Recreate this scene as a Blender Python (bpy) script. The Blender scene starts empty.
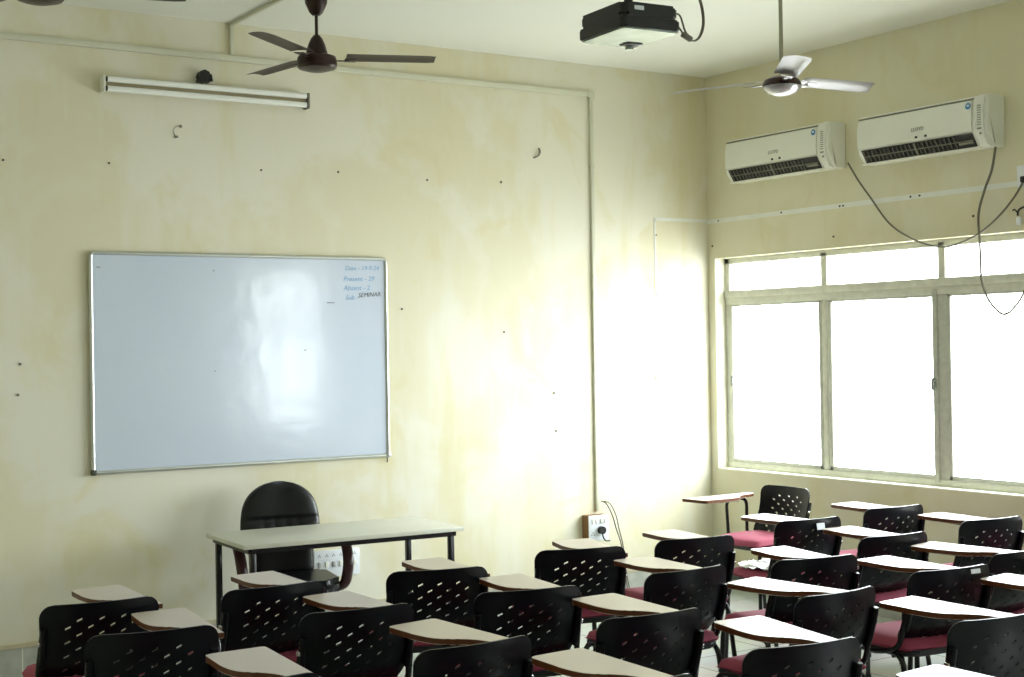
import bpy, bmesh, math, random
from mathutils import Vector, Matrix
random.seed(7)
C = bpy.context.scene.collection
R = math.radians
H = 3.589            # ceiling height

# ------------------------------------------------------------------ materials
def srgb(r, g, b):
    f = lambda c: (c/255/12.92) if c/255 <= .04045 else ((c/255+.055)/1.055)**2.4
    return (f(r), f(g), f(b), 1)

def mat(name, col, rough=.5, metal=0, spec=.5, noise=0, nscale=8, bump=0, bscale=60, coat=0):
    m = bpy.data.materials.new(name); m.use_nodes = True
    nt = m.node_tree; b = nt.nodes['Principled BSDF']
    b.inputs['Base Color'].default_value = col
    b.inputs['Roughness'].default_value = rough
    b.inputs['Metallic'].default_value = metal
    b.inputs['Specular IOR Level'].default_value = spec
    b.inputs['Coat Weight'].default_value = coat
    tc = nt.nodes.new('ShaderNodeTexCoord')
    n = nt.nodes.new('ShaderNodeTexNoise'); n.inputs['Scale'].default_value = nscale
    n.inputs['Detail'].default_value = 4
    nt.links.new(tc.outputs['Object'], n.inputs['Vector'])
    mx = nt.nodes.new('ShaderNodeMix'); mx.data_type = 'RGBA'
    k = max(noise, .03)
    mx.inputs[6].default_value = tuple(c*(1-k) for c in col[:3])+(1,)
    mx.inputs[7].default_value = tuple(min(1, c*(1+k)) for c in col[:3])+(1,)
    nt.links.new(n.outputs['Fac'], mx.inputs[0]); nt.links.new(mx.outputs[2], b.inputs['Base Color'])
    if bump:
        n2 = nt.nodes.new('ShaderNodeTexNoise'); n2.inputs['Scale'].default_value = bscale
        nt.links.new(tc.outputs['Object'], n2.inputs['Vector'])
        bp = nt.nodes.new('ShaderNodeBump'); bp.inputs['Strength'].default_value = bump
        bp.inputs['Distance'].default_value = .002
        nt.links.new(n2.outputs['Fac'], bp.inputs['Height']); nt.links.new(bp.outputs['Normal'], b.inputs['Normal'])
    return m

def wall_mat(name, base, pale, yellow, streak_axis):
    """cream distemper with pale brushed patches, yellow stains and vertical runs"""
    m = bpy.data.materials.new(name); m.use_nodes = True
    nt = m.node_tree; L = nt.links; N = nt.nodes; b = N['Principled BSDF']
    b.inputs['Roughness'].default_value = .62; b.inputs['Specular IOR Level'].default_value = .3
    tc = N.new('ShaderNodeTexCoord')
    def noise(scale, vec, detail=5, rough=.6, seed=0, dist=0):
        mp = N.new('ShaderNodeMapping'); mp.inputs['Scale'].default_value = vec
        mp.inputs['Location'].default_value = (seed, seed*1.7, seed*.6)
        L.new(tc.outputs['Object'], mp.inputs['Vector'])
        n = N.new('ShaderNodeTexNoise'); n.inputs['Scale'].default_value = scale
        n.inputs['Detail'].default_value = detail; n.inputs['Roughness'].default_value = rough
        n.inputs['Distortion'].default_value = dist
        L.new(mp.outputs['Vector'], n.inputs['Vector']); return n.outputs['Fac']
    def ramp(f, a, c):
        r = N.new('ShaderNodeMapRange'); r.inputs['From Min'].default_value = a; r.inputs['From Max'].default_value = c
        r.interpolation_type = 'SMOOTHSTEP'
        L.new(f, r.inputs['Value']); return r.outputs['Result']
    def mul(a, k):
        q = N.new('ShaderNodeMath'); q.operation = 'MULTIPLY'; L.new(a, q.inputs[0])
        if isinstance(k, float): q.inputs[1].default_value = k
        else: L.new(k, q.inputs[1])
        return q.outputs[0]
    def mix(fac, a, bcol):
        x = N.new('ShaderNodeMix'); x.data_type = 'RGBA'; L.new(fac, x.inputs[0])
        if isinstance(a, tuple): x.inputs[6].default_value = a
        else: L.new(a, x.inputs[6])
        x.inputs[7].default_value = bcol; return x.outputs[2]
    s = (1, 1, .16)
    c = mix(mul(ramp(noise(1.1, (1, 1, .8), seed=3, dist=.5), .44, .56), .9), base, pale)
    c = mix(mul(ramp(noise(3.2, s, seed=9, detail=3), .5, .66), .7), c, pale)
    c = mix(mul(ramp(noise(2.6, s, seed=15, detail=4), .54, .70), .6), c, yellow)
    c = mix(mul(ramp(noise(1.9, (1, 1, .9), seed=22, detail=6, dist=.8), .54, .66), .45), c, yellow)
    c = mix(mul(ramp(noise(16, (1, 1, .1), seed=31, detail=2), .55, .75), .25), c, pale)
    L.new(c, b.inputs['Base Color'])
    bp = N.new('ShaderNodeBump'); bp.inputs['Strength'].default_value = .25; bp.inputs['Distance'].default_value = .004
    L.new(noise(9, (1, 1, .5), seed=5), bp.inputs['Height']); L.new(bp.outputs['Normal'], b.inputs['Normal'])
    return m

def floor_mat():
    m = bpy.data.materials.new('floor_tiles'); m.use_nodes = True
    nt = m.node_tree; L = nt.links; N = nt.nodes; b = N['Principled BSDF']
    tc = N.new('ShaderNodeTexCoord'); br = N.new('ShaderNodeTexBrick')
    br.offset = 0; br.inputs['Scale'].default_value = 1
    br.inputs['Brick Width'].default_value = .6; br.inputs['Row Height'].default_value = .6
    br.inputs['Mortar Size'].default_value = .004; br.inputs['Mortar Smooth'].default_value = .1
    br.inputs['Color1'].default_value = srgb(196, 200, 196); br.inputs['Color2'].default_value = srgb(204, 207, 202)
    br.inputs['Mortar'].default_value = srgb(120, 118, 108)
    L.new(tc.outputs['Object'], br.inputs['Vector'])
    n = N.new('ShaderNodeTexNoise'); n.inputs['Scale'].default_value = 3; n.inputs['Detail'].default_value = 8
    L.new(tc.outputs['Object'], n.inputs['Vector'])
    mx = N.new('ShaderNodeMix'); mx.data_type = 'RGBA'; mx.blend_type = 'MULTIPLY'
    mx.inputs[0].default_value = .3
    L.new(br.outputs['Color'], mx.inputs[6]); L.new(n.outputs['Color'], mx.inputs[7])
    L.new(mx.outputs[2], b.inputs['Base Color']); b.inputs['Roughness'].default_value = .22
    return m

def skirting_mat():
    m = bpy.data.materials.new('skirting_tiles'); m.use_nodes = True
    nt = m.node_tree; L = nt.links; N = nt.nodes; b = N['Principled BSDF']
    tc = N.new('ShaderNodeTexCoord'); sp = N.new('ShaderNodeSeparateXYZ'); L.new(tc.outputs['Object'], sp.inputs[0])
    ad = N.new('ShaderNodeMath'); ad.operation = 'ADD'; L.new(sp.outputs[0], ad.inputs[0]); L.new(sp.outputs[1], ad.inputs[1])
    md = N.new('ShaderNodeMath'); md.operation = 'PINGPONG'; md.inputs[1].default_value = .15; L.new(ad.outputs[0], md.inputs[0])
    lt = N.new('ShaderNodeMath'); lt.operation = 'LESS_THAN'; lt.inputs[1].default_value = .003; L.new(md.outputs[0], lt.inputs[0])
    n = N.new('ShaderNodeTexNoise'); n.inputs['Scale'].default_value = 14; n.inputs['Detail'].default_value = 8; L.new(tc.outputs['Object'], n.inputs['Vector'])
    mx = N.new('ShaderNodeMix'); mx.data_type = 'RGBA'; mx.inputs[6].default_value = srgb(150, 152, 146); mx.inputs[7].default_value = srgb(205, 206, 198)
    L.new(n.outputs['Fac'], mx.inputs[0])
    m2 = N.new('ShaderNodeMix'); m2.data_type = 'RGBA'; m2.inputs[7].default_value = srgb(225, 224, 212)
    L.new(lt.outputs[0], m2.inputs[0]); L.new(mx.outputs[2], m2.inputs[6]); L.new(m2.outputs[2], b.inputs['Base Color'])
    b.inputs['Roughness'].default_value = .35
    return m

def glass_mat():
    m = bpy.data.materials.new('window_glass'); m.use_nodes = True
    nt = m.node_tree; N = nt.nodes; L = nt.links
    for n in list(N):
        if n.type == 'BSDF_PRINCIPLED': N.remove(n)
    out = [n for n in N if n.type == 'OUTPUT_MATERIAL'][0]
    t = N.new('ShaderNodeBsdfTransparent'); t.inputs[0].default_value = (.93, .97, .96, 1)
    g = N.new('ShaderNodeBsdfGlossy'); g.inputs['Roughness'].default_value = .03
    lw = N.new('ShaderNodeLayerWeight'); lw.inputs['Blend'].default_value = .5
    pw_ = N.new('ShaderNodeMath'); pw_.operation = 'POWER'; pw_.inputs[1].default_value = 4; L.new(lw.outputs['Facing'], pw_.inputs[0])
    ml = N.new('ShaderNodeMath'); ml.operation = 'MULTIPLY_ADD'; ml.inputs[1].default_value = .5; ml.inputs[2].default_value = .02; L.new(pw_.outputs[0], ml.inputs[0])
    mx = N.new('ShaderNodeMixShader'); L.new(ml.outputs[0], mx.inputs[0]); L.new(t.outputs[0], mx.inputs[1]); L.new(g.outputs[0], mx.inputs[2])
    L.new(mx.outputs[0], out.inputs[0]); return m

def board_mat():
    m = bpy.data.materials.new('whiteboard_enamel'); m.use_nodes = True
    nt = m.node_tree; L = nt.links; N = nt.nodes; b = N['Principled BSDF']
    tc = N.new('ShaderNodeTexCoord')
    n = N.new('ShaderNodeTexNoise'); n.inputs['Scale'].default_value = 2.2; n.inputs['Detail'].default_value = 5; L.new(tc.outputs['Object'], n.inputs['Vector'])
    mx = N.new('ShaderNodeMix'); mx.data_type = 'RGBA'
    mx.inputs[6].default_value = srgb(196, 207, 226); mx.inputs[7].default_value = srgb(208, 216, 230)
    L.new(n.outputs['Fac'], mx.inputs[0]); L.new(mx.outputs[2], b.inputs['Base Color'])
    mr = N.new('ShaderNodeMapRange'); mr.inputs['To Min'].default_value = .09; mr.inputs['To Max'].default_value = .18
    n3 = N.new('ShaderNodeTexNoise'); n3.inputs['Scale'].default_value = 7; n3.inputs['Detail'].default_value = 6
    L.new(tc.outputs['Object'], n3.inputs['Vector']); L.new(n3.outputs['Fac'], mr.inputs['Value']); L.new(mr.outputs[0], b.inputs['Roughness'])
    b.inputs['Specular IOR Level'].default_value = .6
    n2 = N.new('ShaderNodeTexNoise'); n2.inputs['Scale'].default_value = 5; n2.inputs['Detail'].default_value = 3; L.new(tc.outputs['Object'], n2.inputs['Vector'])
    bp = N.new('ShaderNodeBump'); bp.inputs['Strength'].default_value = .5; bp.inputs['Distance'].default_value = .004
    L.new(n2.outputs['Fac'], bp.inputs['Height']); L.new(bp.outputs['Normal'], b.inputs['Normal'])
    return m

M = dict(
    wall=wall_mat('wall_cream', srgb(219, 213, 187), srgb(225, 222, 207), srgb(213, 204, 160), 0),
    wall2=wall_mat('wall_cream_side', srgb(215, 210, 182), srgb(218, 214, 192), srgb(210, 202, 165), 0),
    ceil=mat('ceiling_white', srgb(232, 233, 226), .8, noise=.03, nscale=1.5, bump=.2, bscale=6),
    floor=floor_mat(), skirt=skirting_mat(),
    ledge=mat('skirting_ledge', srgb(196, 186, 160), .6, noise=.15, nscale=20),
    frame=mat('window_paint', srgb(202, 203, 190), .5, noise=.22, nscale=18, bump=.3),
    reveal=mat('reveal_paint', srgb(232, 230, 212), .6, noise=.05),
    sash=mat('window_sash_metal', srgb(184, 186, 176), .42, noise=.25, nscale=22, bump=.3),
    handle=mat('handle_metal', srgb(130, 132, 126), .35, .7),
    glass=glass_mat(),
    pvc=mat('conduit_pvc', srgb(205, 205, 186), .45, noise=.06),
    patch=mat('filler_paint', srgb(226, 228, 222), .6, noise=.08, nscale=12),
    board=board_mat(), alu=mat('aluminium', srgb(200, 204, 200), .3, .85),
    alu_dark=mat('corner_cap_grey', srgb(70, 74, 62), .5),
    ink=mat('marker_blue', srgb(120, 168, 208), .5), ink2=mat('marker_black', srgb(66, 74, 84), .5),
    plastic=mat('black_plastic', srgb(9, 12, 18), .3, spec=.26, noise=.1, bump=.04, bscale=300),
    tube=mat('black_powdercoat', srgb(14, 14, 15), .25, spec=.5),
    cloth=mat('wine_fabric', srgb(156, 64, 88), .8, noise=.12, nscale=60, bump=.4, bscale=300),
    pan=mat('seat_pan_plastic', srgb(30, 32, 36), .35),
    lam=mat('pad_laminate', srgb(204, 192, 180), .32, noise=.05, nscale=10),
    edge=mat('pad_brown_edge', srgb(94, 50, 18), .45, noise=.15),
    chrome=mat('chrome', srgb(200, 200, 200), .15, 1),
    desk=mat('desk_laminate', srgb(212, 212, 198), .4, noise=.04),
    leather=mat('black_leather', srgb(8, 10, 14), .36, spec=.4, bump=.3, bscale=120),
    wood=mat('dark_red_wood', srgb(52, 14, 18), .3, noise=.2),
    brown=mat('fan_brown', srgb(44, 22, 18), .35, .3), blade=mat('fan_blade_brown', srgb(98, 88, 80), .4, .2, noise=.1),
    silver=mat('fan_silver', srgb(170, 168, 172), .28, .85, noise=.15), rod=mat('fan_rod', srgb(150, 148, 128), .4, .3),
    white=mat('ac_white', srgb(226, 227, 218), .38, noise=.03), acline=mat('ac_seam_grey', srgb(120, 120, 110), .5),
    dark=mat('dark_void', srgb(18, 18, 17), .6), fin=mat('louver_grey', srgb(120, 118, 104), .5),
    blue=mat('sticker_blue', srgb(40, 120, 180), .4), grey=mat('print_grey', srgb(150, 152, 146), .5),
    tubeglass=mat('tube_glass', srgb(238, 240, 236), .2), fixture=mat('fixture_enamel', srgb(176, 166, 136), .45),
    cable=mat('cable_grey', srgb(104, 100, 88), .5), cable2=mat('cable_pale', srgb(150, 148, 130), .5), black=mat('matte_black', srgb(12, 12, 12), .5),
    proj=mat('projector_black', srgb(14, 14, 17), .3), pale_sheen=mat('underside_panel', srgb(176, 190, 182), .18, .35, noise=.35, nscale=9, bump=.8, bscale=12),
    boxwood=mat('switch_box_wood', srgb(134, 96, 56), .5, noise=.2), plate=mat('switch_plate', srgb(222, 226, 232), .4),
    nail=mat('hole_dark', srgb(62, 54, 42), .6), sheet=mat('plastic_film', srgb(216, 216, 218), .18, bump=.5, bscale=20),
    label=mat('paper_label', srgb(206, 212, 218), .5),
)

# ------------------------------------------------------------------ mesh tools
class MB:
    def __init__(s): s.bm = bmesh.new()
    def _tag(s, before, mi):
        for f in s.bm.faces:
            if f.index == -1 or f not in before: f.material_index = mi
    def box(s, c, d, mi=0, bev=0, rot=None):
        bm = bmesh.new(); bmesh.ops.create_cube(bm, size=1)
        for v in bm.verts: v.co = Vector((v.co.x*d[0], v.co.y*d[1], v.co.z*d[2]))
        if bev: bmesh.ops.bevel(bm, geom=bm.edges[:]+bm.verts[:], offset=bev, segments=2, profile=.5, affect='EDGES')
        s.join(bm, Matrix.Translation(c) @ (rot.to_4x4() if rot else Matrix()), mi); return s
    def join(s, bm, mtx=None, mi=0):
        if mtx is not None: bmesh.ops.transform(bm, matrix=mtx, verts=bm.verts)
        mp = {v: s.bm.verts.new(v.co) for v in bm.verts}
        for f in bm.faces:
            try: nf = s.bm.faces.new([mp[v] for v in f.verts]); nf.material_index = mi if mi is not None else f.material_index
            except ValueError: pass
        bm.free()
    def tube(s, pts, r, n=10, mi=0, caps=True, flat=1.0):
        pts = [Vector(p) for p in pts]; rings = []
        T = []
        for i in range(len(pts)):
            a = pts[max(i-1, 0)]; b = pts[min(i+1, len(pts)-1)]; T.append((b-a).normalized())
        up = Vector((0, 0, 1)) if abs(T[0].z) < .9 else Vector((1, 0, 0))
        x = T[0].cross(up).normalized()
        for i, p in enumerate(pts):
            x = (x - T[i]*x.dot(T[i])).normalized(); y = T[i].cross(x)
            rings.append([s.bm.verts.new(p + (x*math.cos(2*math.pi*k/n) + y*math.sin(2*math.pi*k/n)*flat)*r) for k in range(n)])
        for i in range(len(rings)-1):
            for k in range(n):
                f = s.bm.faces.new((rings[i][k], rings[i][(k+1) % n], rings[i+1][(k+1) % n], rings[i+1][k])); f.material_index = mi; f.smooth = True
        if caps:
            s.bm.faces.new(rings[0][::-1]).material_index = mi; s.bm.faces.new(rings[-1]).material_index = mi
        return s
    def lathe(s, prof, c=(0, 0, 0), n=32, mi=0):
        c = Vector(c); rings = []
        for r, z in prof:
            rings.append([s.bm.verts.new(c + Vector((r*math.cos(2*math.pi*k/n), r*math.sin(2*math.pi*k/n), z))) for k in range(n)] if r > 1e-6 else [s.bm.verts.new(c+Vector((0, 0, z)))])
        for a, b in zip(rings, rings[1:]):
            for k in range(n):
                k2 = (k+1) % n
                if len(a) == 1 and len(b) == 1: continue
                vs = (a[0], b[k2], b[k]) if len(a) == 1 else ((a[k], a[k2], b[0]) if len(b) == 1 else (a[k], a[k2], b[k2], b[k]))
                f = s.bm.faces.new(vs); f.material_index = mi; f.smooth = True
        return s
    def prism(s, outline, z0, z1, mi_side=0, mi_top=0, mi_bot=0, bev=0, mtx=None):
        bm = bmesh.new(); b = [bm.verts.new((x, y, z0)) for x, y in outline]; t = [bm.verts.new((x, y, z1)) for x, y in outline]
        fb = bm.faces.new(b[::-1]); ft = bm.faces.new(t); fb.material_index = mi_bot; ft.material_index = mi_top
        for i in range(len(b)):
            f = bm.faces.new((b[i], b[(i+1) % len(b)], t[(i+1) % len(b)], t[i])); f.material_index = mi_side
        if bev: bmesh.ops.bevel(bm, geom=list(ft.edges)+list(fb.edges), offset=bev, segments=2, affect='EDGES')
        s.join(bm, mtx, None); return s
    def build(s, name, mats, parent=None, smooth=35, loc=None):
        me = bpy.data.meshes.new(name); bmesh.ops.recalc_face_normals(s.bm, faces=s.bm.faces[:]); s.bm.to_mesh(me); s.bm.free()
        for m_ in (mats if isinstance(mats, (list, tuple)) else [mats]): me.materials.append(m_)
        if smooth:
            me.shade_smooth(); me.set_sharp_from_angle(angle=R(smooth))
        else: me.shade_flat()
        o = bpy.data.objects.new(name, me); C.objects.link(o); o.parent = parent
        if loc: o.location = loc
        return o

def fillet(pts, rad, n=6):
    """round the corners of a polyline"""
    pts = [Vector(p) for p in pts]; out = [pts[0]]
    for i in range(1, len(pts)-1):
        a, b, c = pts[i-1], pts[i], pts[i+1]
        r = min(rad, (a-b).length*.49, (c-b).length*.49)
        p, q = b+(a-b).normalized()*r, b+(c-b).normalized()*r
        for k in range(n+1):
            t = k/n; out.append((1-t)**2*p + 2*t*(1-t)*b + t*t*q)
    out.append(pts[-1]); return out

def smooth_path(pts, n=8):
    pts = [Vector(p) for p in pts]; out = []
    P = [2*pts[0]-pts[1]]+pts+[2*pts[-1]-pts[-2]]
    for i in range(1, len(P)-2):
        for k in range(n):
            t = k/n; a, b, c, d = P[i-1], P[i], P[i+1], P[i+2]
            out.append(.5*((2*b)+(c-a)*t+(2*a-5*b+4*c-d)*t*t+(3*b-a-3*c+d)*t**3))
    out.append(pts[-1]); return out

def roundrect(x0, y0, x1, y1, r, n=6):
    o = []
    for cx, cy, a in ((x1-r, y1-r, 0), (x0+r, y1-r, 90), (x0+r, y0+r, 180), (x1-r, y0+r, 270)):
        for k in range(n+1):
            t = R(a+90*k/n); o.append((cx+r*math.cos(t), cy+r*math.sin(t)))
    return o

def tag(o, label=None, cat=None, group=None, kind=None):
    if label: o['label'] = label
    if cat: o['category'] = cat
    if group: o['group'] = group
    if kind: o['kind'] = kind
    return o
def thing(name, loc=(0, 0, 0), rz=0, **k):
    o = bpy.data.objects.new(name, None); C.objects.link(o); o.empty_display_size = .1
    o.location = loc; o.rotation_euler = (0, 0, rz); return tag(o, **k)
def text(name, s, size, m, parent, mtx, ext=.0006, shear=0):
    cu = bpy.data.curves.new(name, 'FONT'); cu.body = s; cu.size = size; cu.extrude = ext; cu.shear = shear; cu.resolution_u = 2
    t = bpy.data.objects.new(name+'_c', cu); C.objects.link(t)
    dg = bpy.context.evaluated_depsgraph_get(); dg.update()
    me = bpy.data.meshes.new_from_object(t.evaluated_get(dg)); me.name = name
    bpy.data.objects.remove(t); me.materials.clear(); me.materials.append(m)
    me.transform(mtx)
    o = bpy.data.objects.new(name, me); C.objects.link(o); o.parent = parent; return o
RX90 = Matrix.Rotation(R(90), 4, 'X')          # text standing up, facing -y
def T(x, y, z): return Matrix.Translation((x, y, z))

# ------------------------------------------------------------------ room shell
X0, Y0 = -8.4, -11.6
def struct(o): o['kind'] = 'structure'; return o
W1 = (-3.94, -.066); W2 = (-8.5, -6.55); ZS, ZT = .817, 2.30
struct(MB().box(((X0)/2, Y0/2, -.05), (-X0+.6, -Y0+.4, .1)).build('floor', M['floor'], smooth=0))
struct(MB().box(((X0)/2, Y0/2, H+.06), (-X0+.6, -Y0+.4, .12)).build('ceiling', M['ceil'], smooth=0))
struct(MB().box((X0/2, .1, H/2), (-X0+.46, .2, H)).build('wall_front', M['wall'], smooth=0))
struct(MB().box((X0/2, Y0-.1, H/2), (-X0+.46, .2, H)).build('wall_back', M['wall2'], smooth=0))
struct(MB().box((X0-.1, Y0/2, H/2), (.2, -Y0, H)).build('wall_left', M['wall2'], smooth=0))
w = MB(); th = .23
def seg(y0, y1, z0, z1): w.box((th/2, (y0+y1)/2, (z0+z1)/2), (th, y1-y0, z1-z0))
seg(Y0, 0, 0, ZS); seg(W1[0], 0, ZT, H); seg(Y0, W1[0], 2.62, H); seg(W2[1], W1[0], ZT, 2.62); seg(Y0, W2[0], ZT, 2.62); seg(W1[1], 0, ZS, ZT); seg(W2[1], W1[0], ZS, ZT); seg(Y0, W2[0], ZS, ZT)
struct(w.build('wall_right', M['wall2'], smooth=0))
# tiled skirting with its plaster ledge
b = MB().box((X0/2, -.006, .078), (-X0, .012, .156), 0).box((X0/2, -.009, .168), (-X0, .018, .026), 1, .003)
struct(b.build('baseboard_front', [M['skirt'], M['ledge']], smooth=0))
b = MB().box((-.006, Y0/2-.01, .078), (.012, -Y0-.04, .156), 0).box((-.009, Y0/2-.01, .168), (.018, -Y0-.04, .026), 1, .003)
struct(b.build('baseboard_right', [M['skirt'], M['ledge']], smooth=0))
# painted-over filler strips where old conduit was taken off
b = MB().box((-.245, -.0015, 2.571), (.48, .003, .022)).box((-.478, -.0015, 2.02), (.016, .003, 1.1))
struct(b.build('trim_1', M['patch'], smooth=0))
struct(MB().box((-.0015, -1.75, 2.564), (.003, 3.5, .03)).build('trim_2', M['patch'], smooth=0))

def window(name, y0, y1, n, ZT=ZT):
    t = thing(name, (0, y1, ZS), kind='structure')
    L = y1-y0; HH = ZT-ZS; zt = 2.035-ZS          # transom centre, local
    fx = .115; F = MB()
    F.box((fx, -.026, HH/2), (.05, .052, HH), 0, .004).box((fx-.012, -.062, HH/2-.14), (.03, .03, HH-.34), 0, .004).box((fx, -L+.022, HH/2), (.05, .044, HH), 0, .004)
    F.box((fx, -L/2, .024), (.06, L, .048), 0, .004).box((fx, -L/2, HH-.02), (.05, L, .04), 0, .004)
    F.build('window_frame', M['frame'], t, 30)
    tr = MB().box((fx-.008, -L/2, zt+.012), (.064, L-.02, .05), 0, .006).box((fx-.004, -L/2, zt-.034), (.05, L-.02, .056), 0, .005)
    tr.build('transom', M['frame'], t, 30)
    RV = MB().box((.05, -L/2, .004), (.1, L, .008)).box((.045, -.004, HH/2), (.09, .008, HH))
    RV.box((.045, -L+.004, HH/2), (.09, .008, HH))
    RV.build('reveal', M['reveal'], t, 0)
    pw = L/n
    for i in range(1, n):
        thick = (i % 2 == 0)
        y = -pw*i
        MB().box((fx, y, (zt+HH)/2+.01), (.05, .055, HH-zt-.04), 0, .005).build('mullion', M['frame'], t, 30)
        m_ = MB().box((fx, y, zt/2), (.05, .05 if not thick else .075, zt-.03), 0, .005)
        if thick: m_.box((fx-.02, y+.052, zt/2), (.03, .036, zt-.06), 0, .004)
        m_.build('mullion', M['sash'] if thick else M['frame'], t, 30)
    for i in range(n):
        a = -pw*i-.025; c_ = -pw*(i+1)+.03
        s_ = MB()
        e = .028
        for yy in (a-.02, c_+.012): s_.box((fx-.012, yy, zt/2), (.022, e, zt-.075), 0, .003)
        s_.box((fx-.012, (a+c_)/2, .06), (.022, a-c_, e), 0, .003).box((fx-.012, (a+c_)/2, zt-.062), (.022, a-c_, e), 0, .003)
        s_.build('sash', M['sash'], t, 30)
        MB().box((fx-.008, (a+c_)/2, zt/2), (.004, a-c_, zt-.08)).build('pane', M['glass'], t, 0)
        MB().box((fx, (a+c_)/2, (zt+HH)/2+.01), (.004, a-c_+.01, HH-zt-.05)).build('pane', M['glass'], t, 0)
    for yy in (-.09, -pw*2+.058):
        h = MB().box((fx-.048, yy, .62), (.018, .02, .075), 0, .006).box((fx-.04, yy-.012, .645), (.03, .012, .012), 0, .003).box((fx-.04, yy-.012, .60), (.03, .012, .012), 0, .003)
        h.build('handle', M['handle'], t)
    return t
window('window_1', W1[0], W1[1], 4)
window('window_2', W2[0], W2[1], 2, 2.62)

# ------------------------------------------------------------------ conduits
t = thing('cable_conduit', (-1.017, 0, 0), label='long cream cable conduit running across the front wall then down to the switch box', cat='conduit')
MB().box((-3.69, -.012, 3.386), (7.38, .024, .036), 0, .004).box((-3.69, -.0255, 3.398), (7.38, .003, .004)).build('horizontal_run', M['pvc'], t)
b = MB().box((0, -.01, 1.98), (.026, .02, 2.776), 0, .003)
for z in (1.36+.6, 2.9, 1.0): b.box((0, -.012, z), (.034, .026, .012), 0, .002)
b.build('vertical_run', M['pvc'], t)
MB().box((0, -.014, 3.386), (.05, .03, .046), 0, .004).build('elbow', M['pvc'], t)
t = thing('ceiling_conduit', (-3.566, 0, 0), label='short cream conduit rising from the long conduit and crossing the ceiling past the brown fan', cat='conduit')
MB().box((0, -.01, 3.495), (.022, .02, .18), 0, .003).build('riser', M['pvc'], t)
MB().box((.0, -1.6, H-.009), (.022, 3.2, .018), 0, .003).build('ceiling_run', M['pvc'], t)

# ------------------------------------------------------------------ whiteboard
bx0, bx1, bz0, bz1 = -4.413, -2.583, 1.042, 2.262
t = thing('whiteboard', ((bx0+bx1)/2, 0, bz0), label='large wall-mounted whiteboard in an aluminium frame with blue marker notes at top right', cat='whiteboard')
W_, H_ = bx1-bx0, bz1-bz0
bd = MB(); bd.prism(roundrect(-W_/2+.012, .012, W_/2-.012, H_-.012, .015), .004, .019, mtx=RX90)
bd.build('board_surface', M['board'], t, 0)
fr = MB()
path = [(x, -.018, z) for x, z in roundrect(-W_/2+.012, .012, W_/2-.012, H_-.012, .022, 5)]
path.append(path[0]); path.insert(1, tuple((Vector(path[0])*.999+Vector(path[1])*.001)))
fr.tube(path, .0115, 8, caps=False).build('frame', M['alu'], t, 60)
for sx in (-1, 1):
    MB().box((sx*(W_/2-.014), -.02, .014), (.032, .026, .032), 0, .008).build('corner_cap', M['alu_dark'] if sx < 0 else M['alu'], t)
MB().tube([(W_/2-.018, -.012, .0), (W_/2-.017, -.014, -.02), (W_/2-.019, -.012, -.032)], .004, 6).build('bracket', M['alu_dark'], t)
lines = [('Date - 19-9-24', .012, H_-.085, 'ink', .038), ('Present - 29', .0, H_-.15, 'ink', .042), ('Absent - 2', 0, H_-.205, 'ink', .042), ('Sub -', .012, H_-.262, 'ink', .042), ('SEMINAR', .098, H_-.247, 'ink2', .038)]
for s_, dx, dz, m_, sz in lines:
    rot = Matrix.Rotation(R(3 if m_ == 'ink2' else 1), 4, 'Y').inverted()
    text('marker_writing', s_, sz, M[m_], t, T(W_/2-.30+dx, -.0195, dz) @ rot @ RX90, .0004, .25)
for dx, dz, ln, a in ((.53, .94, .05, 0), (.36, .66, .016, -20), (-.86, 1.13, .02, 5), (-.2, 1.12, .012, 0), (-.2, .55, .01, 10)):
    MB().box((dx-.0, -.0195, dz), (ln, .0008, .004), rot=Matrix.Rotation(R(a), 3, 'Y')).build('marker_stroke', M['ink2'], t, 0)

# ------------------------------------------------------------------ tube light
t = thing('tube_light', (-3.718, 0, 3.17), label='twin fluorescent tube light fixture, unlit, on the front wall above the whiteboard', cat='tube light')
MB().box((0, -.022, 0), (1.2, .044, .05), 0, .005).build('fixture_body', M['fixture'], t)
for sz in (-1, 1):
    MB().tube([(x, -.062, sz*.026) for x in (-.59, -.3, .3, .59)], .0165, 14).build('tube', M['tubeglass'], t, 60)
    for sx in (-1, 1): MB().box((sx*.588, -.058, sz*.026), (.012, .03, .026), 0, .003).build('lamp_holder', M['black'], t)
for sx in (-1, 1): MB().box((sx*.606, -.036, 0), (.014, .07, .092), 0, .004).build('end_plate', M['white'] if sx < 0 else M['fin'], t)
k = MB().tube([(0, 0, 0), (0, -.03, 0), (0, -.055, .002)], .036, 8).tube([(.03, -.02, -.004), (.052, -.03, 0)], .022, 7).box((-.01, -.04, -.03), (.07, .03, .014), 0, .003)
o = k.build('lamp_socket', M['black'], loc=(-3.745, 0, 3.262)); tag(o, 'small black round socket fixed on the wall just above the tube light', 'socket')

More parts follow.
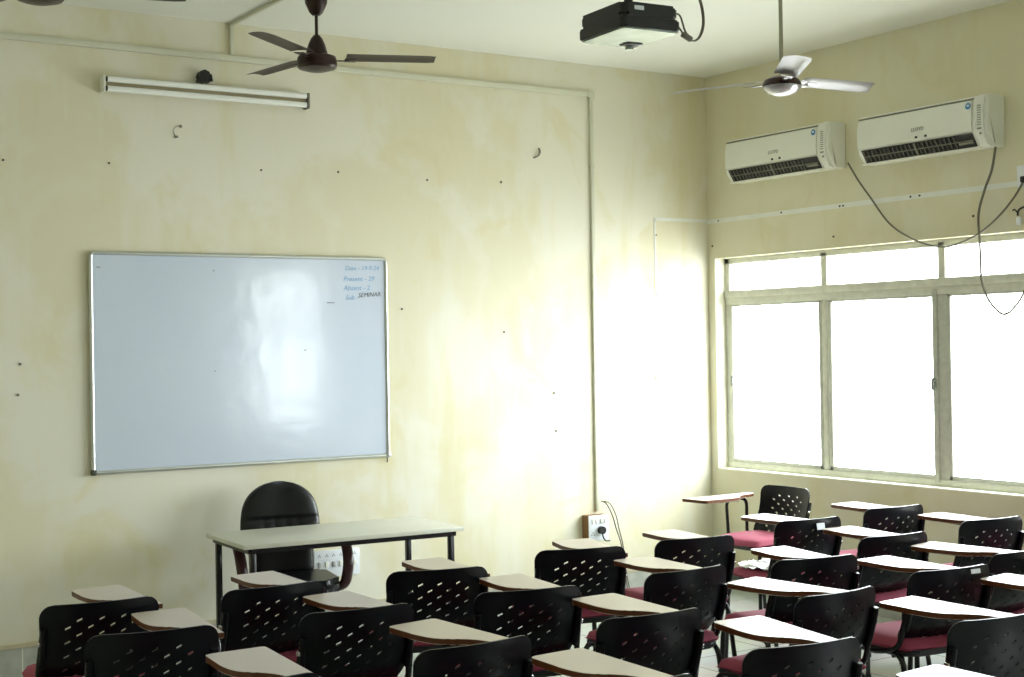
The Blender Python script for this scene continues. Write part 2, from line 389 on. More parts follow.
# ------------------------------------------------------------------ wall marks
for i, (x, z) in enumerate([(-4.849, 2.73), (-4.285, 2.745), (-3.392, 2.754), (-2.896, 2.769), (-2.283, 2.751), (-1.735, 2.765), (-2.475, 1.946), (-1.731, 1.798), (-1.348, 1.393), (-1.337, 1.143), (-.469, 2.459), (-.477, 2.051), (-.49, 1.47), (-4.776, 1.653), (-4.789, 1.49)]):
    o = MB().tube([(0, 0, 0), (0, -.003, 0), (.001, -.005, 0)], .0065, 7).build('nail_hole_stub', M['nail'], loc=(x, 0, z))  # dark raised stubs added where the wall has only nail holes
    tag(o, 'tiny dark stub standing for a nail hole in the cream front wall', 'nail', 'nail holes in the front wall')
o = MB().tube(smooth_path([(.03, -.004, .03), (.0, -.01, .025), (-.018, -.012, 0), (-.005, -.008, -.025), (.006, -.004, -.03)], 4), .0018, 6).box((.03, -.004, .03), (.016, .008, .016), 0, .003).box((.004, -.004, -.03), (.02, .008, .014), 0, .003).build('wire_hook', M['fin'], loc=(-3.905, 0, 2.945))
tag(o, 'small bent wire hook on the wall below the tube light', 'hook')
o = MB().tube(smooth_path([(.022, -.004, .036), (.025, -.01, .01), (.008, -.012, -.016), (-.022, -.004, -.03)], 4), .006, 6).build('chipped_mark', M['fin'], loc=(-1.46, 0, 2.965))  # raised curve added in place of a chipped mark in the wall
tag(o, 'curved grey-brown tube for a chipped mark left of the vertical conduit, high up', 'chipped mark')

# ------------------------------------------------------------------ switch boards
t = thing('switch_box', (-1.056, 0, .49), label='wooden switch box with white plate and switches, at the foot of the conduit', cat='switch box')
MB().box((0, -.036, 0), (.164, .072, .166), 0, .003).build('box', M['boxwood'], t)
MB().box((0, -.075, 0), (.166, .006, .168), 0, .002).build('plate', M['plate'], t)
for x, z in ((-.05, .045), (-.02, .045), (.02, .045), (.05, .045)): MB().box((x, -.081, z), (.018, .008, .034), 0, .002).build('switch', M['white'], t)
b = MB()
for x, z in ((-.05, -.03), (-.06, -.045), (-.04, -.045)): b.tube([(x, -.077, z), (x, -.0792, z)], .004, 8)
b.build('socket', M['black'], t)
o = MB().tube([(0, 0, 0), (0, -.022, 0), (0, -.03, 0)], .026, 12).tube(smooth_path([(0, -.02, -.02), (.002, -.03, -.05), (.02, -.03, -.07), (.06, -.02, -.075)], 5), .005, 6).build('plug', M['black'], loc=(-1.045, -.0795, .475))
tag(o, 'round dark plug with a short lead, in the wooden switch box', 'plug')
pts = [(-1.0, -.03, .66), (-.97, -.05, .64), (-.93, -.06, .56), (-.9, -.06, .47), (-.86, -.06, .36), (-.83, -.05, .2), (-.8, -.05, .02)]
o = MB().tube(smooth_path(pts, 6), .0045, 6).tube(smooth_path([(a+.012+.01*math.sin(i), b_-.012, c_) for i, (a, b_, c_) in enumerate(pts)], 6), .004, 6).build('loose_cable', M['cable'])
tag(o, 'pair of thin loose grey cables hanging beside the wooden switch box', 'cable')
t = thing('switchboard', (-2.95, 0, .43), label='flat white switchboard low on the front wall behind the teacher\'s desk', cat='switchboard')
MB().box((0, -.008, 0), (.30, .016, .16), 0, .004).build('plate', M['plate'], t)
for i in range(6):
    MB().box((-.115+i*.046, -.019, -.005), (.02, .008, .034), 0, .002).build('switch', M['white'] if i % 2 else M['grey'], t)
    q = MB()
    for dx, dz in ((0, .012), (-.007, 0), (.007, 0)): q.tube([(-.115+i*.046+dx, -.016, .045+dz*.8), (-.115+i*.046+dx, -.018, .045+dz*.8)], .003, 6)
    q.build('socket_holes', M['black'], t)
# ------------------------------------------------------------------ air conditioners
def ac(y, z, label, mkcopy=None):
    Wd = .97
    t = thing('air_conditioner', (0, y, z), label=label, cat='air conditioner', group='split air conditioners on the window wall')
    prof = [(0, 0), (0, .285), (-.13, .292), (-.165, .286), (-.185, .262), (-.198, .20), (-.2, .12), (-.19, .075), (-.175, .055), (-.12, .0)]
    SX = .78; prof = [(x*SX, z_) for x, z_ in prof]
    # body as prism along y
    MY = Matrix(((1, 0, 0, 0), (0, 0, 1, 0), (0, 1, 0, 0), (0, 0, 0, 1)))       # (x, z, h) -> (x, h, z)
    MB().prism(prof, -Wd, 0, bev=.006, mtx=MY).build('body', M['white'], t, 40)
    fp = [(-.186, .262), (-.199, .2), (-.201, .12), (-.195, .088), (-.203, .088), (-.210, .12), (-.208, .2), (-.194, .262)]
    fp = [(x*SX, z_) for x, z_ in fp]
    MB().prism(fp, -Wd+.10, -.01, bev=.002, mtx=MY).build('front_panel', M['white'], t, 40)
    ep = [(-.10, .292), (-.165, .29), (-.195, .262), (-.211, .2), (-.213, .12), (-.205, .06), (-.17, .01), (-.12, -.004), (-.10, -.002)]
    ep = [(x*SX, z_) for x, z_ in ep]
    MB().prism(ep, -Wd-.004, -Wd+.088, bev=.022, mtx=MY).build('end_cover', M['white'], t, 40)
    MB().box((-.1435, -Wd/2+.045, .270), (.012, Wd-.11, .004), rot=Matrix.Rotation(R(-40), 3, 'Y')).build('seam', M['acline'], t, 0)
    # outlet: dark recess with vertical vanes
    a, b_ = Vector((-.155, 0, .088)), Vector((-.100, 0, .004)); mid = (a+b_)/2; d = (b_-a); ang = math.atan2(d.x, -d.z)
    rot = Matrix.Rotation(-math.atan2(.055, .084), 3, 'Y')
    y0, y1 = -Wd+.105, -.035
    MB().box((mid.x-.0035, (y0+y1)/2, mid.z-.0035), (.006, y1-y0, .086), rot=rot).build('outlet', M['dark'], t, 0)
    v = MB(); n = 22
    for i in range(n):
        yy = y1-.02-(y1-y0-.15)*i/(n-1)
        v.box((mid.x-.010, yy, mid.z-.004), (.012, .003, .07), rot=rot @ Matrix.Rotation(R(20), 3, 'Z'))
    v.box((mid.x-.012, (y0+y1)/2, mid.z-.006), (.004, y1-y0-.01, .006), rot=rot)
    v.box((mid.x-.012, (y0+y1)/2, mid.z-.006), (.01, .012, .08), rot=rot)
    v.build('vanes', M['fin'], t, 0)
    MB().box((mid.x-.012, y0+.055, mid.z+.012), (.006, .1, .018), rot=rot, bev=.002).box((mid.x-.010, y0+.055, mid.z-.018), (.006, .1, .014), rot=rot, bev=.002).build('flap', M['fin'], t)
    MB().box((-.112, -Wd/2+.045, -.001), (.02, Wd-.10, .012), 0, .004).build('lower_lip', M['white'], t)
    # marks
    FY = Matrix(((0, 0, -1, 0), (-1, 0, 0, 0), (0, 1, 0, 0), (0, 0, 0, 1)))     # text facing -x, reading toward -y
    text('logo', 'LLOYD', .030, M['acline'], t, T(-.1645, -.435, .142) @ FY)
    st = MB(); st.prism([(.019*math.cos(2*math.pi*k/20), .019*math.sin(2*math.pi*k/20)) for k in range(20)], 0, .0015, mtx=T(-.1585, -Wd+.125, .232) @ Matrix.Rotation(R(6), 4, 'Y') @ FY)
    so = st.build('round_sticker', M['blue'], t, 0)
    MB().prism([(.012*math.cos(2*math.pi*k/16)*.8, .006*math.sin(2*math.pi*k/16)) for k in range(16)], 0, .001, mtx=T(-.1602, -Wd+.125, .234) @ Matrix.Rotation(R(6), 4, 'Y') @ FY).build('sticker_mark', M['white'], so, 0)
    for yy in (-.47, -.54): MB().box((-.162, yy, .106), (.004, .018, .013), 0, .001).build('display_dot', M['dark'], t)
    pr = MB()
    for i in range(9): pr.box((-.1665, -Wd+.045, .225-i*.0135), (.001, .026, .007))
    pr.build('printed_text', M['grey'], t, 0)
    MB().box((-.1668, -Wd+.045, .096), (.001, .028, .009)).build('small_label', M['acline'], t, 0)
    MB().box((-.164, -Wd+.038, .068), (.004, .010, .012)).build('indicator', M['acline'], t, 0)
    return t
ac(-.37, 2.797, 'white split air conditioner on the window wall, the one nearer the corner')
ac(-1.58, 2.782, 'white split air conditioner on the window wall, the one farther from the corner')
def cab(name, pts, r, m_, label):
    o = MB().tube(smooth_path([(x, y, z) for x, y, z in pts], 6), r, 6).build(name, m_); return tag(o, label, 'cable')
c1 = [(-1.383, 2.822), (-1.465, 2.706), (-1.562, 2.591), (-1.719, 2.411), (-1.912, 2.3), (-2.099, 2.246), (-2.245, 2.259), (-2.395, 2.311), (-2.528, 2.397), (-2.63, 2.494), (-2.692, 2.576)]
cab('power_cable', [(-.03, y, z) for y, z in c1], .0055, M['cable'], 'grey power cable looping in a wide sag from the air conditioner nearer the corner')
c2 = [(-2.523, 2.78), (-2.493, 2.654), (-2.442, 2.546), (-2.397, 2.414), (-2.401, 2.265), (-2.405, 2.151), (-2.41, 2.037), (-2.449, 1.933), (-2.516, 1.858), (-2.569, 1.839), (-2.623, 1.871), (-2.69, 1.95), (-2.75, 2.1), (-2.78, 2.3)]
cab('power_cable', [(-.05, y, z) for y, z in c2], .0075, M['cable'], 'grey power cable hanging from the air conditioner farther from the corner down over the window')
t = thing('wall_socket', (0, -2.70, 2.60), label='white wall socket at the right edge beside the farther air conditioner', cat='socket')
MB().box((-.012, 0, 0), (.024, .12, .12), 0, .004).build('plate', M['plate'], t)
MB().box((-.032, .01, -.02), (.02, .035, .035), 0, .005).build('plug', M['black'], t)
b = MB().box((0, 0, -.03), (.02, .03, .045), 0, .006)
o = b.build('hanging_connector', M['plate'], loc=(-.012, -2.64, 2.385)); tag(o, 'white connector with black taped leads just above the window', 'connector')
MB().tube(smooth_path([(-.004, .005, 0), (-.012, -.01, .03), (-.006, -.05, .045), (-.004, -.09, .04)], 4), .006, 6).tube(smooth_path([(-.004, .0, .01), (-.01, .02, .035), (-.006, .035, .03)], 4), .004, 6).build('black_leads', M['black'], o)
for y, z in ((-.12, 2.565), (-.75, 2.567), (-1.28, 2.562), (-1.31, 2.562), (-1.86, 2.566), (-1.93, 2.566), (-.05, 2.39), (-1.22, 2.372), (-2.32, 2.41)):
    o = MB().tube([(0, 0, 0), (-.003, 0, 0), (-.005, 0, .001)], .0075, 7).build('screw_hole_stub', M['nail'], loc=(0, y, z))  # dark stubs added in place of empty screw holes
    tag(o, 'tiny dark stub for a screw hole in the window wall above the window', 'screw hole', 'screw holes along the old conduit line')

# ------------------------------------------------------------------ fans
def fan(loc, zc, yaw, rad, mot, bl, rodm, label, style, tilt=12):
    x, y, zm = loc                       # zm = middle of the motor
    t = thing('ceiling_fan', (x, y, zm), label=label, cat='ceiling fan', group='three-blade ceiling fans')
    top = H-zm
    if style == 'brown':
        MB().lathe([(0, top), (.055, top), (.062, top-.02), (.058, top-.06), (.036, top-.11), (.02, top-.125), (0, top-.125)]).build('canopy', mot, t)
        MB().tube([(0, 0, .09), (0, 0, top-.1)], .0085, 10).build('down_rod', mot, t)
        MB().lathe([(0, .145), (.016, .145), (.03, .128), (.045, .095), (.056, .055), (.056, .04), (0, .04)]).build('lower_canopy', mot, t)
        MB().lathe([(0, .045), (.06, .045), (.1, .03), (.105, .012), (.105, -.02), (.096, -.032), (.05, -.045), (.0, -.05)]).build('motor', mot, t)
    else:
        MB().lathe([(0, top), (.055, top), (.06, top-.04), (.03, top-.09), (0, top-.09)]).build('canopy', rodm, t)
        MB().tube([(0, 0, .05), (0, 0, top-.05)], .0105, 10).build('down_rod', rodm, t)
        MB().lathe([(0, .05), (.05, .05), (.09, .03), (.1, .01), (.1, -.004), (0, -.004)]).build('motor', M['brown'], t)
        MB().lathe([(.1, -.003), (.098, -.012), (.075, -.035), (.04, -.048), (0, -.052)]).build('bottom_cover', mot, t)
    for i in range(3):
        a = yaw+R(120)*i
        rm = Matrix.Rotation(a, 4, 'Z')
        r0, w0, w1 = .155, .070, .066
        if style != 'brown': r0, w0, w1 = .13, .06, .068
        bm = bmesh.new(); n = 10; vs = []
        for k in range(n+1):
            u = k/n; xx = r0+(rad-r0)*u; wv = (w0+(w1-w0)*u)
            if u > .93: wv *= .86
            row = []
            for j in range(5):
                q = (j/4-.5)*2; row.append(bm.verts.new((xx+(0 if style == 'brown' else q*.025*u), q*wv, .008*(1-q*q))))
            vs.append(row)
        for k in range(n):
            for j in range(4): bm.faces.new((vs[k][j], vs[k+1][j], vs[k+1][j+1], vs[k][j+1]))
        bmesh.ops.solidify(bm, geom=bm.faces[:], thickness=.003)
        m_ = MB(); m_.join(bm, rm @ T(0, 0, .03) @ Matrix.Rotation(R(tilt), 4, 'X'))
        bo = m_.build('blade', bl, t)
        br = MB(); br.box((.12, 0, .012), (.1, .022, .004), 0, .001).box((.175, 0, .016), (.06, .06, .004), 0, .001, rot=Matrix.Rotation(R(tilt), 3, 'X'))
        bmesh.ops.transform(br.bm, matrix=rm, verts=br.bm.verts)
        br.build('blade_arm', mot if style == 'brown' else M['silver'], bo)
    return t
A0 = R(-32.96)
fan((-3.455, -.907, 3.215), 0, A0+R(11), .63, M['brown'], M['blade'], M['brown'], 'brown ceiling fan near the tube light, its blades grey-brown', 'brown', -5)
fan((-5.044, -1.486, 3.268), 0, A0+R(20), .63, M['brown'], M['blade'], M['brown'], 'brown ceiling fan cut off by the top left of the view, only its underside showing', 'brown', -12)
fan((-1.471, -2.311, 3.035), 0, A0+R(-93), .6, M['silver'], M['silver'], M['rod'], 'silver ceiling fan on a long rod near the window wall', 'silver', -13)

# ------------------------------------------------------------------ projector
t = thing('projector', (-3.15, -3.19, 2.95), R(-4), label='black ceiling-hung projector with a pale reflection coloured onto its underside', cat='projector')
o1 = roundrect(-.14, -.168, .14, .168, .022)
MB().prism(o1, .0, .045, bev=.006).build('lower_case', M['proj'], t)
MB().prism(roundrect(-.135, -.163, .135, .163, .03), .047, .10, bev=.012).build('upper_case', M['proj'], t)
MB().prism(roundrect(-.130, -.158, .130, .158, .018), -.006, -.0005, bev=.002).build('underside_panel', M['pale_sheen'], t)  # mottled pale green paints the clear panel's reflection into its colour
MB().box((.07, .09, -.0085), (.075, .06, .004), 0, .001).build('vent_window', M['black'], t)
MB().tube([(.085, .125, -.006), (.085, .125, -.022)], .018, 10).build('foot', M['pale_sheen'], t)
MB().box((-.06, -.1655, .078), (.045, .003, .017), 0, .001).build('label_sticker', M['label'], t)
b = MB().tube([(-.02, .17, .06), (-.02, .185, .06), (-.02, .19, .06)], .035, 16)
b.build('lens', M['black'], t)
MB().box((.0, 0, .106), (.16, .18, .012), 0, .003).tube([(0, 0, .11), (0, 0, H-2.95-.004)], .018, 12).box((0, 0, H-2.95-.006), (.12, .12, .01), 0, .002).box((.04, .0, .12), (.05, .05, .03), 0, .005).build('ceiling_mount', M['black'], t)
pp = [(.142, -.10, .06), (.17, -.11, .03), (.21, -.10, .0), (.26, -.09, -.01), (.30, -.08, .02), (.315, -.08, .08), (.30, -.08, .16), (.27, -.06, .26), (.2, 0, .40), (.1, .02, .55), (.06, .02, .637)]
MB().tube(smooth_path(pp, 6), .0065, 7, flat=.6).tube(smooth_path([(.142, -.12, .085), (.17, -.12, .075), (.20, -.11, .02), (.23, -.1, .0)], 6), .004, 6).box((.215, -.10, -.0), (.05, .022, .02), 0, .004, rot=Matrix.Rotation(R(25), 3, 'Y')).build('cable', M['cable'], t)

# ------------------------------------------------------------------ teacher's desk
t = thing('teacher_desk', (-3.335, -.79, 0), R(-3), label='teacher\'s desk with a pale laminate top on thin black metal legs below the whiteboard', cat='desk')
MB().box((.005, 0, .722), (1.245, .60, .024), 0, .004).build('desktop', M['desk'], t)
b = MB()
for sy in (-.27, .27): b.box((0, sy, .697), (1.15, .025, .025))
for sx in (-.575, .575): b.box((sx, 0, .697), (.025, .55, .025))
b.build('frame_rails', M['tube'], t, 0)
for sx in (-.56, .56):
    for sy in (-.265, .265):
        l = MB().box((sx, sy, .348), (.03, .03, .68), 0, .003).build('leg', M['tube'], t)
        MB().box((sx, sy, .005), (.034, .034, .01), 0, .002).build('foot_cap', M['black'], l)
# ------------------------------------------------------------------ teacher's chair
t = thing('office_chair', (-3.475, -.49, 0), R(-12), label='high-backed black leather office chair with dark red wooden arms, behind the teacher\'s desk', cat='chair')
bm = bmesh.new(); n, mrow = 36, 44; hw = .23; z0, z1 = .44, .965
def prof(v):
    z = z0+(z1-z0)*v
    w_ = hw
    if v < .42: w_ = .185+(.055)*max(0, min(1, (v-.30)/.12))**.6 if v > .30 else .185
    if v > .52: w_ = hw*(1-((v-.52)/.48)**3.2)**.5
    if v < .06: w_ *= (.8+.2*v/.06)
    w_ *= 1-.13*max(0, v-.4)
    return max(w_, .02), z
for side in (1, -1):
    rows = []
    for j in range(mrow+1):
        v = j/mrow; w_, z = prof(v*.997); row = []
        for i in range(n+1):
            u = (i/n-.5)*2
            th_ = .05*(1-abs(u)**3.5)**.5*(min(1, v/.05)**.5)*(min(1, (1-v)/.06)**.5 if v < 1 else 0)
            if side < 0:   # front
                cr = .016*math.exp(-((z-.755)/.010)**2)*(1-abs(u)**6)
                pl = sum(.006*math.exp(-((u-c_)/.06)**2)*math.exp(-((z-.735)/.03)**2) for c_ in (-.42, -.14, .14, .42))
                th_ = th_*1.15-cr-pl
            y = -side*0
            lean = (z-.44)*.12
            row.append(bm.verts.new((u*w_, (.0+lean-.02*u*u*0)+(side*th_ if side > 0 else -th_)-.03*(u*u), z)))
        rows.append(row)
    for j in range(mrow):
        for i in range(n):
            bm.faces.new((rows[j][i], rows[j][i+1], rows[j+1][i+1], rows[j+1][i]))
bmesh.ops.remove_doubles(bm, verts=bm.verts, dist=.0015)
m_ = MB(); m_.join(bm, T(0, .20, 0)); m_.build('backrest', M['leather'], t, 60)
MB().prism(roundrect(-.24, -.26, .24, .22, .09), .385, .465, bev=.03).build('seat', M['leather'], t, 60)
for sx in (-1, 1):
    P = fillet([(sx*.215, .20, .65), (sx*.28, .13, .655), (sx*.295, -.12, .647), (sx*.29, -.20, .54), (sx*.275, -.17, .42), (sx*.22, -.12, .40)], .08, 6)
    a_ = MB(); a_.tube(P, .030, 10, flat=.62); a_.build('armrest', M['wood'], t, 60)
MB().tube([(0, 0, .12), (0, 0, .40)], .028, 14).box((0, 0, .392), (.2, .24, .02), 0, .004).build('gas_column', M['tube'], t)
for k in range(5):
    a = 2*math.pi*k/5+.3; e = Vector((math.cos(a)*.27, math.sin(a)*.27, .075))
    l = MB().tube([(0, 0, .115), tuple(e*.5+Vector((0, 0, .055))), tuple(e)], .018, 8).build('leg', M['tube'], t)
    MB().tube([tuple(e+Vector((-.012*math.sin(a), .012*math.cos(a), -.047))), tuple(e+Vector((.012*math.sin(a), -.012*math.cos(a), -.047)))], .026, 12).tube([tuple(e+Vector((0, 0, -.04))), tuple(e)], .008, 6).build('caster', M['black'], l)

# ------------------------------------------------------------------ writing-pad chair
BY = -.27                                # y of the back's top edge
def back_shell():
    bm = bmesh.new()
    us = sorted(set([round(k*.04+d, 4) for k in range(-3, 4) for d in (-.0095, .0095)] + [-.2185+i*.0142 for i in range(5)] + [.2185-i*.0142 for i in range(5)]))
    zt, zb = .795, .475
    zr = [.735-.0275*i for i in range(9)]
    vs = [zt, zt-.004, zt-.011, zt-.021, zt-.033, zt-.046]
    for z in zr: vs += [z+.0042, z-.0042]
    vs += [zb+.025, zb+.014, zb+.006, zb]
    vs = sorted(set(vs))
    rt, rb = .05, .075
    def hw_(z):
        w_ = .2185-.022*((zt-z)/(zt-zb))**1.6
        if z > zt-rt: w_ -= rt-math.sqrt(max(0, rt*rt-(z-(zt-rt))**2))
        if z < zb+rb: w_ -= (rb-math.sqrt(max(0, rb*rb-((zb+rb)-z)**2)))
        return w_
    g = []
    for z in vs:
        w_ = hw_(z); row = []
        for u in us:
            k = abs(u)
            x = u if k <= .14 else math.copysign(.14+(k-.14)/(.2185-.14)*(w_-.14), u)
            if w_ < .14: x = u/.2185*w_
            t_ = (zt-z)/(zt-zb)
            y = BY+.04*(x/.2185)**2 + .11*t_ - .05*math.sin(math.pi*min(1, t_))*.5 + (.03*max(0, t_-.7)/.3)
            y += .012*max(0, 1-t_/.08)*-1*0
            sl = .004*(1 if abs(((u+.0205) % .04)-.03) < .002 else -1) if (abs(u) < .131 and any(abs(abs(z-q)-.0042) < .0005 for q in zr)) else 0
            row.append(bm.verts.new((x, y, z+sl)))
        g.append(row)
    holes = set()
    for i, z in enumerate(zr):
        cs = [-2, 0, 2] if i % 2 == 0 else [-3, -1, 1, 3]
        for c_ in cs:
            ui = us.index(round(c_*.04-.0095, 4)); vi = min(range(len(vs)), key=lambda q: abs(vs[q]-(z-.0042))); holes.add((vi, ui))
    for j in range(len(vs)-1):
        for i in range(len(us)-1):
            if (j, i) in holes: continue
            bm.faces.new((g[j][i], g[j][i+1], g[j+1][i+1], g[j+1][i]))
    bmesh.ops.recalc_face_normals(bm, faces=bm.faces[:])
    bmesh.ops.solidify(bm, geom=bm.faces[:], thickness=.007)
    # sleeves that take the side tubes
    m_ = MB(); m_.join(bm, None, 0)
    return m_
def side_y(z):
    t_ = (.795-z)/.34; return BY+.036+.11*t_-.025*math.sin(math.pi*t_)

def pad_outline():
    # local origin: outer rear corner; x negative inward, y forward
    pts = [(0, .03), (0, .585), (-.004, .597), (-.016, .602), (-.210, .585), (-.228, .578), (-.238, .562), (-.240, .53), (-.240, .41), (-.230, .335), (-.212, .292), (-.18, .258), (-.145, .232), (-.118, .20), (-.100, .16), (-.088, .11), (-.080, .07), (-.075, .042), (-.062, .03)]
    pts = [(x*.87, y if y > .1 else y+.022) for x, y in pts]
    out = []
    n = len(pts)
    for i in range(n):
        if 5 <= i < n-3:
            a, b_, c_, d = [Vector(pts[k % n]) for k in (i-1, i, i+1, i+2)]
            for k in range(4):
                q = k/4; p_ = .5*((2*b_)+(c_-a)*q+(2*a-5*b_+4*c_-d)*q*q+(3*b_-a-3*c_+d)*q**3); out.append((p_.x, p_.y))
        else: out.append(pts[i])
    return out

def make_chair():
    t = thing('writing_pad_chair')
    b = back_shell()
    for sx in (-1, 1):
        P = [(sx*.204, side_y(z)-.010, z) for z in (.56, .60, .66, .70, .712)]
        b.tube(P, .015, 10, flat=.8)
    b.build('backrest', M['plastic'], t, 50)
    # seat cushion: domed, rounded
    bm = bmesh.new(); n = 18; rows = []
    for j in range(n+1):
        row = []
        for i in range(n+1):
            u, v = (i/n-.5)*2, (j/n-.5)*2
            x, y = u*math.sqrt(1-v*v*.16)*.225*.99, v*math.sqrt(1-u*u*.18)*.215
            e = max(abs(u), abs(v))
            z = .482+.036*(1-e**6)**.5 - (.012*max(0, v)**3) + .004*(u*u)
            row.append(bm.verts.new((x, y+.005, z)))
        rows.append(row)
    for j in range(n):
        for i in range(n): bm.faces.new((rows[j][i], rows[j][i+1], rows[j+1][i+1], rows[j+1][i]))
    edge = [e for e in bm.edges if e.is_boundary]
    ret = bmesh.ops.extrude_edge_only(bm, edges=edge); nv = [v for v in ret['geom'] if isinstance(v, bmesh.types.BMVert)]
    for v in nv: v.co.z = .473; v.co.x *= .97; v.co.y *= .97
    bmesh.ops.holes_fill(bm, edges=[e for e in bm.edges if e.is_boundary])
    m_ = MB(); m_.join(bm); m_.build('seat', M['cloth'], t, 60)
    MB().prism(roundrect(-.212, -.205, .212, .215, .07), .450, .474, bev=.008).build('seat_pan', M['pan'], t)
    # side frames
    for sx in (-1, 1):
        f_ = fillet([(sx*.222, .20, .0), (sx*.205, .185, .460), (sx*.205, 0, .460)], .06, 6)
        r_ = fillet([(sx*.205, 0, .460), (sx*.205, -.175, .460), (sx*.222, -.25, .0)], .06, 6)
        for P, ft in ((f_, (sx*.222, .20)), (r_, (sx*.222, -.25))):
            l = MB().tube(P, .0115, 10).build('leg', M['tube'], t, 60)
            MB().tube([(ft[0], ft[1], 0), (ft[0], ft[1], .03)], .015, 10).build('foot_cap', M['black'], l)
        P = fillet([(sx*.19, .12, .447), (sx*.214, -.04, .447), (sx*.216, -.17, .485), (sx*.213, side_y(.58)-.004, .58), (sx*.206, side_y(.68)-.01, .69)], .07, 6)
        MB().tube(P, .011, 10).build('back_upright', M['tube'], t, 60)
        MB().box((sx*.217, side_y(.655)-.006, .655), (.012, .022, .016), 0, .004).build('bolt', M['chrome'], t)
    MB().tube([(-.205, .12, .447), (.205, .12, .447)], .010, 8).tube([(-.205, -.12, .447), (.205, -.12, .447)], .010, 8).build('cross_bar', M['tube'], t, 60)
    # pad support and pad, both in the pad's own frame
    px, py = .256, BY+.653-.583
    s_ = fillet([(.205, -.12, .460), (.240, -.12, .50), (.240, -.12, .715), (.240, .05, .715), (.225, .05, .50), (.205, .05, .460)], .05, 6)
    MB().tube(s_, .0105, 10).build('pad_support', M['tube'], t, 60)
    pad = MB(); pad.prism(pad_outline(), -.020, 0, 1, 0, 1, bev=.0015)
    po = pad.build('writing_pad', [M['lam'], M['edge']], t, 30); po.location = (px, py, .747)
    MB().box((-.10, .36, -.024), (.15, .16, .006), 0, .002).box((-.05, .25, -.026), (.024, .2, .012), 0, .003).build('bracket', M['tube'], po)
    return t

def copy_tree(o, parent=None):
    c = o.copy(); C.objects.link(c); c.parent = parent
    for ch in list(o.children): copy_tree(ch, c)
    return c

N = 'black writing-pad chair, '
chairs = [
 # x, y of the back's top edge, turn, pad turn, label
 (-5.144, -2.583, -4.2, 3.2, 'front row, leftmost, by the wall skirting'),
 (-4.487, -2.664, .7, -2.1, 'front row, before the left end of the teacher\'s desk'),
 (-3.793, -2.705, -15, 6.8, 'front row, before the right end of the teacher\'s desk'),
 (-2.986, -2.588, -16.3, -1.2, 'front row, below the wooden switch box'),
 (-2.356, -2.64, -8.9, .1, 'front row, just left of the chair with film on its seat'),
 (-1.445, -2.46, -5.1, 4.5, 'with a white back sticker and plastic film on its seat'),
 (-.70, -2.36, -4.5, -2.7, 'front row, rightmost, below the window'),
 (-5.176, -3.245, -8.5, 2.0, 'second row, leftmost, its pad crossing the leftmost front chair'),
 (-4.455, -3.305, -4.4, 4.1, 'second row, second from the left'),
 (-3.768, -3.345, -12, 4, 'second row, third from the left'),
 (-2.994, -3.35, 1, -5.7, 'second row, fourth from the left'),
 (-2.375, -3.439, -10.3, -.9, 'second row, fifth from the left'),
 (-1.575, -3.15, -4, -5.3, 'second row, sixth from the left, behind the sticker chair'),
 (-.74, -3.04, -5.9, -1.3, 'second row, rightmost, under the window'),
 (-5.20, -4.11, -5, 0, 'third row, leftmost, cut off at the bottom edge'),
 (-4.433, -4.062, 1.8, 1.2, 'third row, second from the left'),
 (-3.707, -4.013, -3.3, -1.2, 'third row, third from the left'),
 (-2.906, -4.091, 2.9, 2.7, 'third row, fourth from the left'),
 (-2.169, -3.98, -5.4, 1.1, 'third row, white sticker at the top right of its back'),
 (-1.55, -3.84, 4, 2, 'third row, behind the sixth chair of the second row'),
 (-.46, -3.64, 0, 0, 'third row, at the right edge of the view, mostly cut off'),
 (-4.368, -4.765, -2, 0, 'fourth row, leftmost, cut off at the bottom edge'),
 (-3.65, -4.673, -7.5, -3.1, 'fourth row, second from the left'),
 (-2.845, -4.749, -5.5, 3.4, 'fourth row, at the lower right corner'),
 (-2.12, -4.65, 0, 0, 'fourth row, only its pad showing at the right edge'),
 (-1.60, -4.51, 0, 0, 'fourth row, far right, only the tip of its pad showing'),
 (-3.649, -5.597, 0, 0, 'fifth row, only its pad showing at the bottom edge'),
 (-.35, -1.15, 90, 0, 'turned sideways against the window wall in the room corner'),
]
proto = make_chair(); first = True
GRP = 'writing-pad chairs of the class'
placed = []
for x, y, a, pa, lab in chairs:
    o = proto if first else copy_tree(proto); first = False
    a_ = R(a); ly = -BY
    o.location = (x-math.sin(a_)*ly, y+math.cos(a_)*ly, 0); o.rotation_euler = (0, 0, a_)
    for ch in o.children:
        if ch.name.startswith('writing_pad'): ch.rotation_euler = (0, 0, R(pa))
    tag(o, N+lab, 'chair', GRP); placed.append(o)
# stickers on two backs
for i, sx, sz, w_, h_ in ((5, .04, .756, .055, .034), (18, .095, .777, .06, .018)):
    t_ = (.795-sz)/.34; y = BY+.04*(sx/.2185)**2+.11*t_-.025*math.sin(math.pi*t_)
    MB().box((sx, y-.0125, sz), (w_, .0012, h_), rot=Matrix.Rotation(R(-11), 3, 'X') @ Matrix.Rotation(2*.04*sx/.2185**2, 3, 'Z')).build('sticker', M['label'], placed[i], 0)

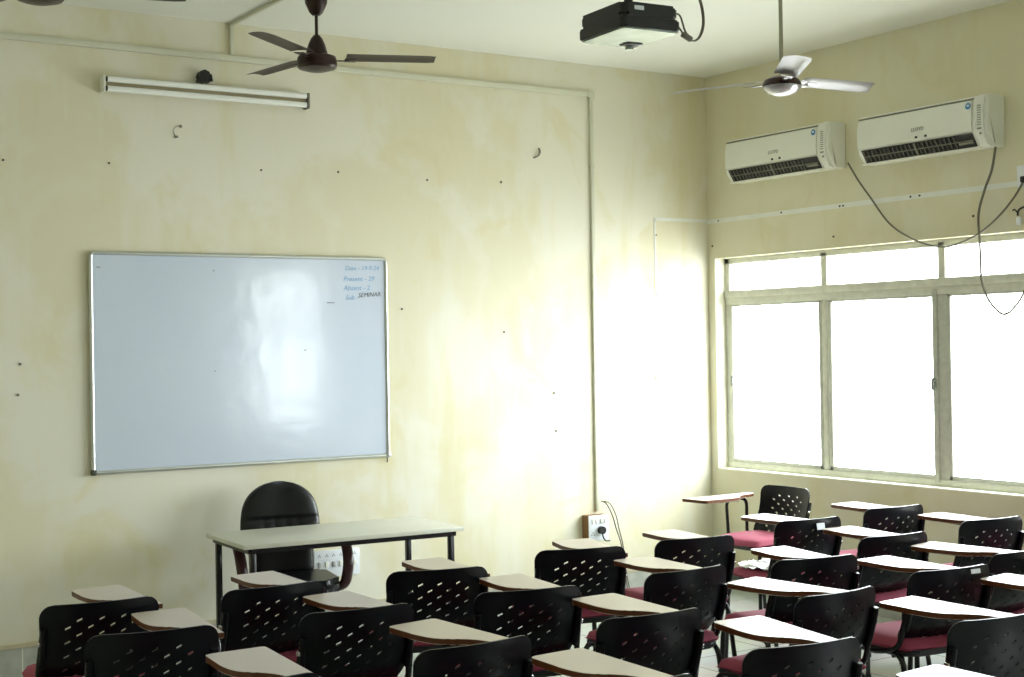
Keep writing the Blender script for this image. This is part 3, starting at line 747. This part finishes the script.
# crumpled plastic film on the seat of the sticker chair
bm = bmesh.new(); n = 22; g = []
for j in range(n+1):
    row = []
    for i in range(n+1):
        u, v = (i/n-.5)*2, (j/n-.5)*2
        x, y = u*.20*math.sqrt(1-.3*v*v), v*.19*math.sqrt(1-.3*u*u)
        z = .006+.012*abs(math.sin(7*u+3*v)*math.cos(5*v-2*u))+.010*random.random()-.02*max(0, max(abs(u), abs(v))-.85)
        row.append(bm.verts.new((x, y, z)))
    g.append(row)
for j in range(n):
    for i in range(n): bm.faces.new((g[j][i], g[j][i+1], g[j+1][i+1], g[j+1][i]))
m_ = MB(); m_.join(bm)
o = m_.build('plastic_film', M['sheet'], smooth=60, loc=(placed[5].location.x, placed[5].location.y+.01, .516))
tag(o, 'crumpled whitish plastic film lying on the seat of the front-row sticker chair', 'plastic film')

# ------------------------------------------------------------------ light: bright overcast sky through the windows
wd = bpy.data.worlds.new('sky'); bpy.context.scene.world = wd; wd.use_nodes = True
nt = wd.node_tree; bg = nt.nodes['Background']
tc = nt.nodes.new('ShaderNodeTexCoord'); sp = nt.nodes.new('ShaderNodeSeparateXYZ'); nt.links.new(tc.outputs['Generated'], sp.inputs[0])
mr = nt.nodes.new('ShaderNodeMapRange'); mr.inputs['From Min'].default_value = -.4; mr.inputs['From Max'].default_value = -.08
nt.links.new(sp.outputs[2], mr.inputs['Value'])
mx = nt.nodes.new('ShaderNodeMix'); mx.data_type = 'RGBA'
mx.inputs[6].default_value = (.40, .39, .37, 1); mx.inputs[7].default_value = (.985, .99, 1.02, 1)
nt.links.new(mr.outputs[0], mx.inputs[0]); nt.links.new(mx.outputs[2], bg.inputs['Color'])
bg.inputs['Strength'].default_value = 21.0
for (y0, y1), ZT in ((W1, ZT), (W2, 2.62)):
    ld = bpy.data.lights.new('window_portal', 'AREA'); ld.shape = 'RECTANGLE'; ld.size = ZT-ZS; ld.size_y = y1-y0
    ld.cycles.is_portal = True
    lo = bpy.data.objects.new('window_portal', ld); C.objects.link(lo); lo.location = (.2, (y0+y1)/2, (ZS+ZT)/2)
    lo.rotation_euler = (0, R(90), 0)          # -Z points to -X (into the room)

# ------------------------------------------------------------------ camera
yaw, pitch, roll = .575330934, .00596349, -.0164175
f = Vector((math.sin(yaw)*math.cos(pitch), math.cos(yaw)*math.cos(pitch), math.sin(pitch)))
r = Vector((math.cos(yaw), -math.sin(yaw), 0)); u = r.cross(f)
c, s = math.cos(roll), math.sin(roll); r2 = c*r+s*u; u2 = -s*r+c*u
cam = bpy.data.cameras.new('camera'); cam.sensor_width = 36; cam.lens = 1442.1326/1024*36; cam.clip_start = .05
co = bpy.data.objects.new('camera', cam); C.objects.link(co)
m4 = Matrix((r2, u2, -f)).transposed().to_4x4(); m4.translation = Vector((-6.74326795, -7.82228829, 1.70))
co.matrix_world = m4; bpy.context.scene.camera = co
sc = bpy.context.scene
sc.view_settings.view_transform = 'Standard'; sc.view_settings.look = 'None'
sc.view_settings.gamma = 1; sc.view_settings.exposure = 0; sc.view_settings.use_curve_mapping = False
sc.cycles.use_denoising = True; sc.cycles.max_bounces = 16; sc.cycles.diffuse_bounces = 10; sc.cycles.transparent_max_bounces = 16
sc.cycles.sample_clamp_indirect = 8
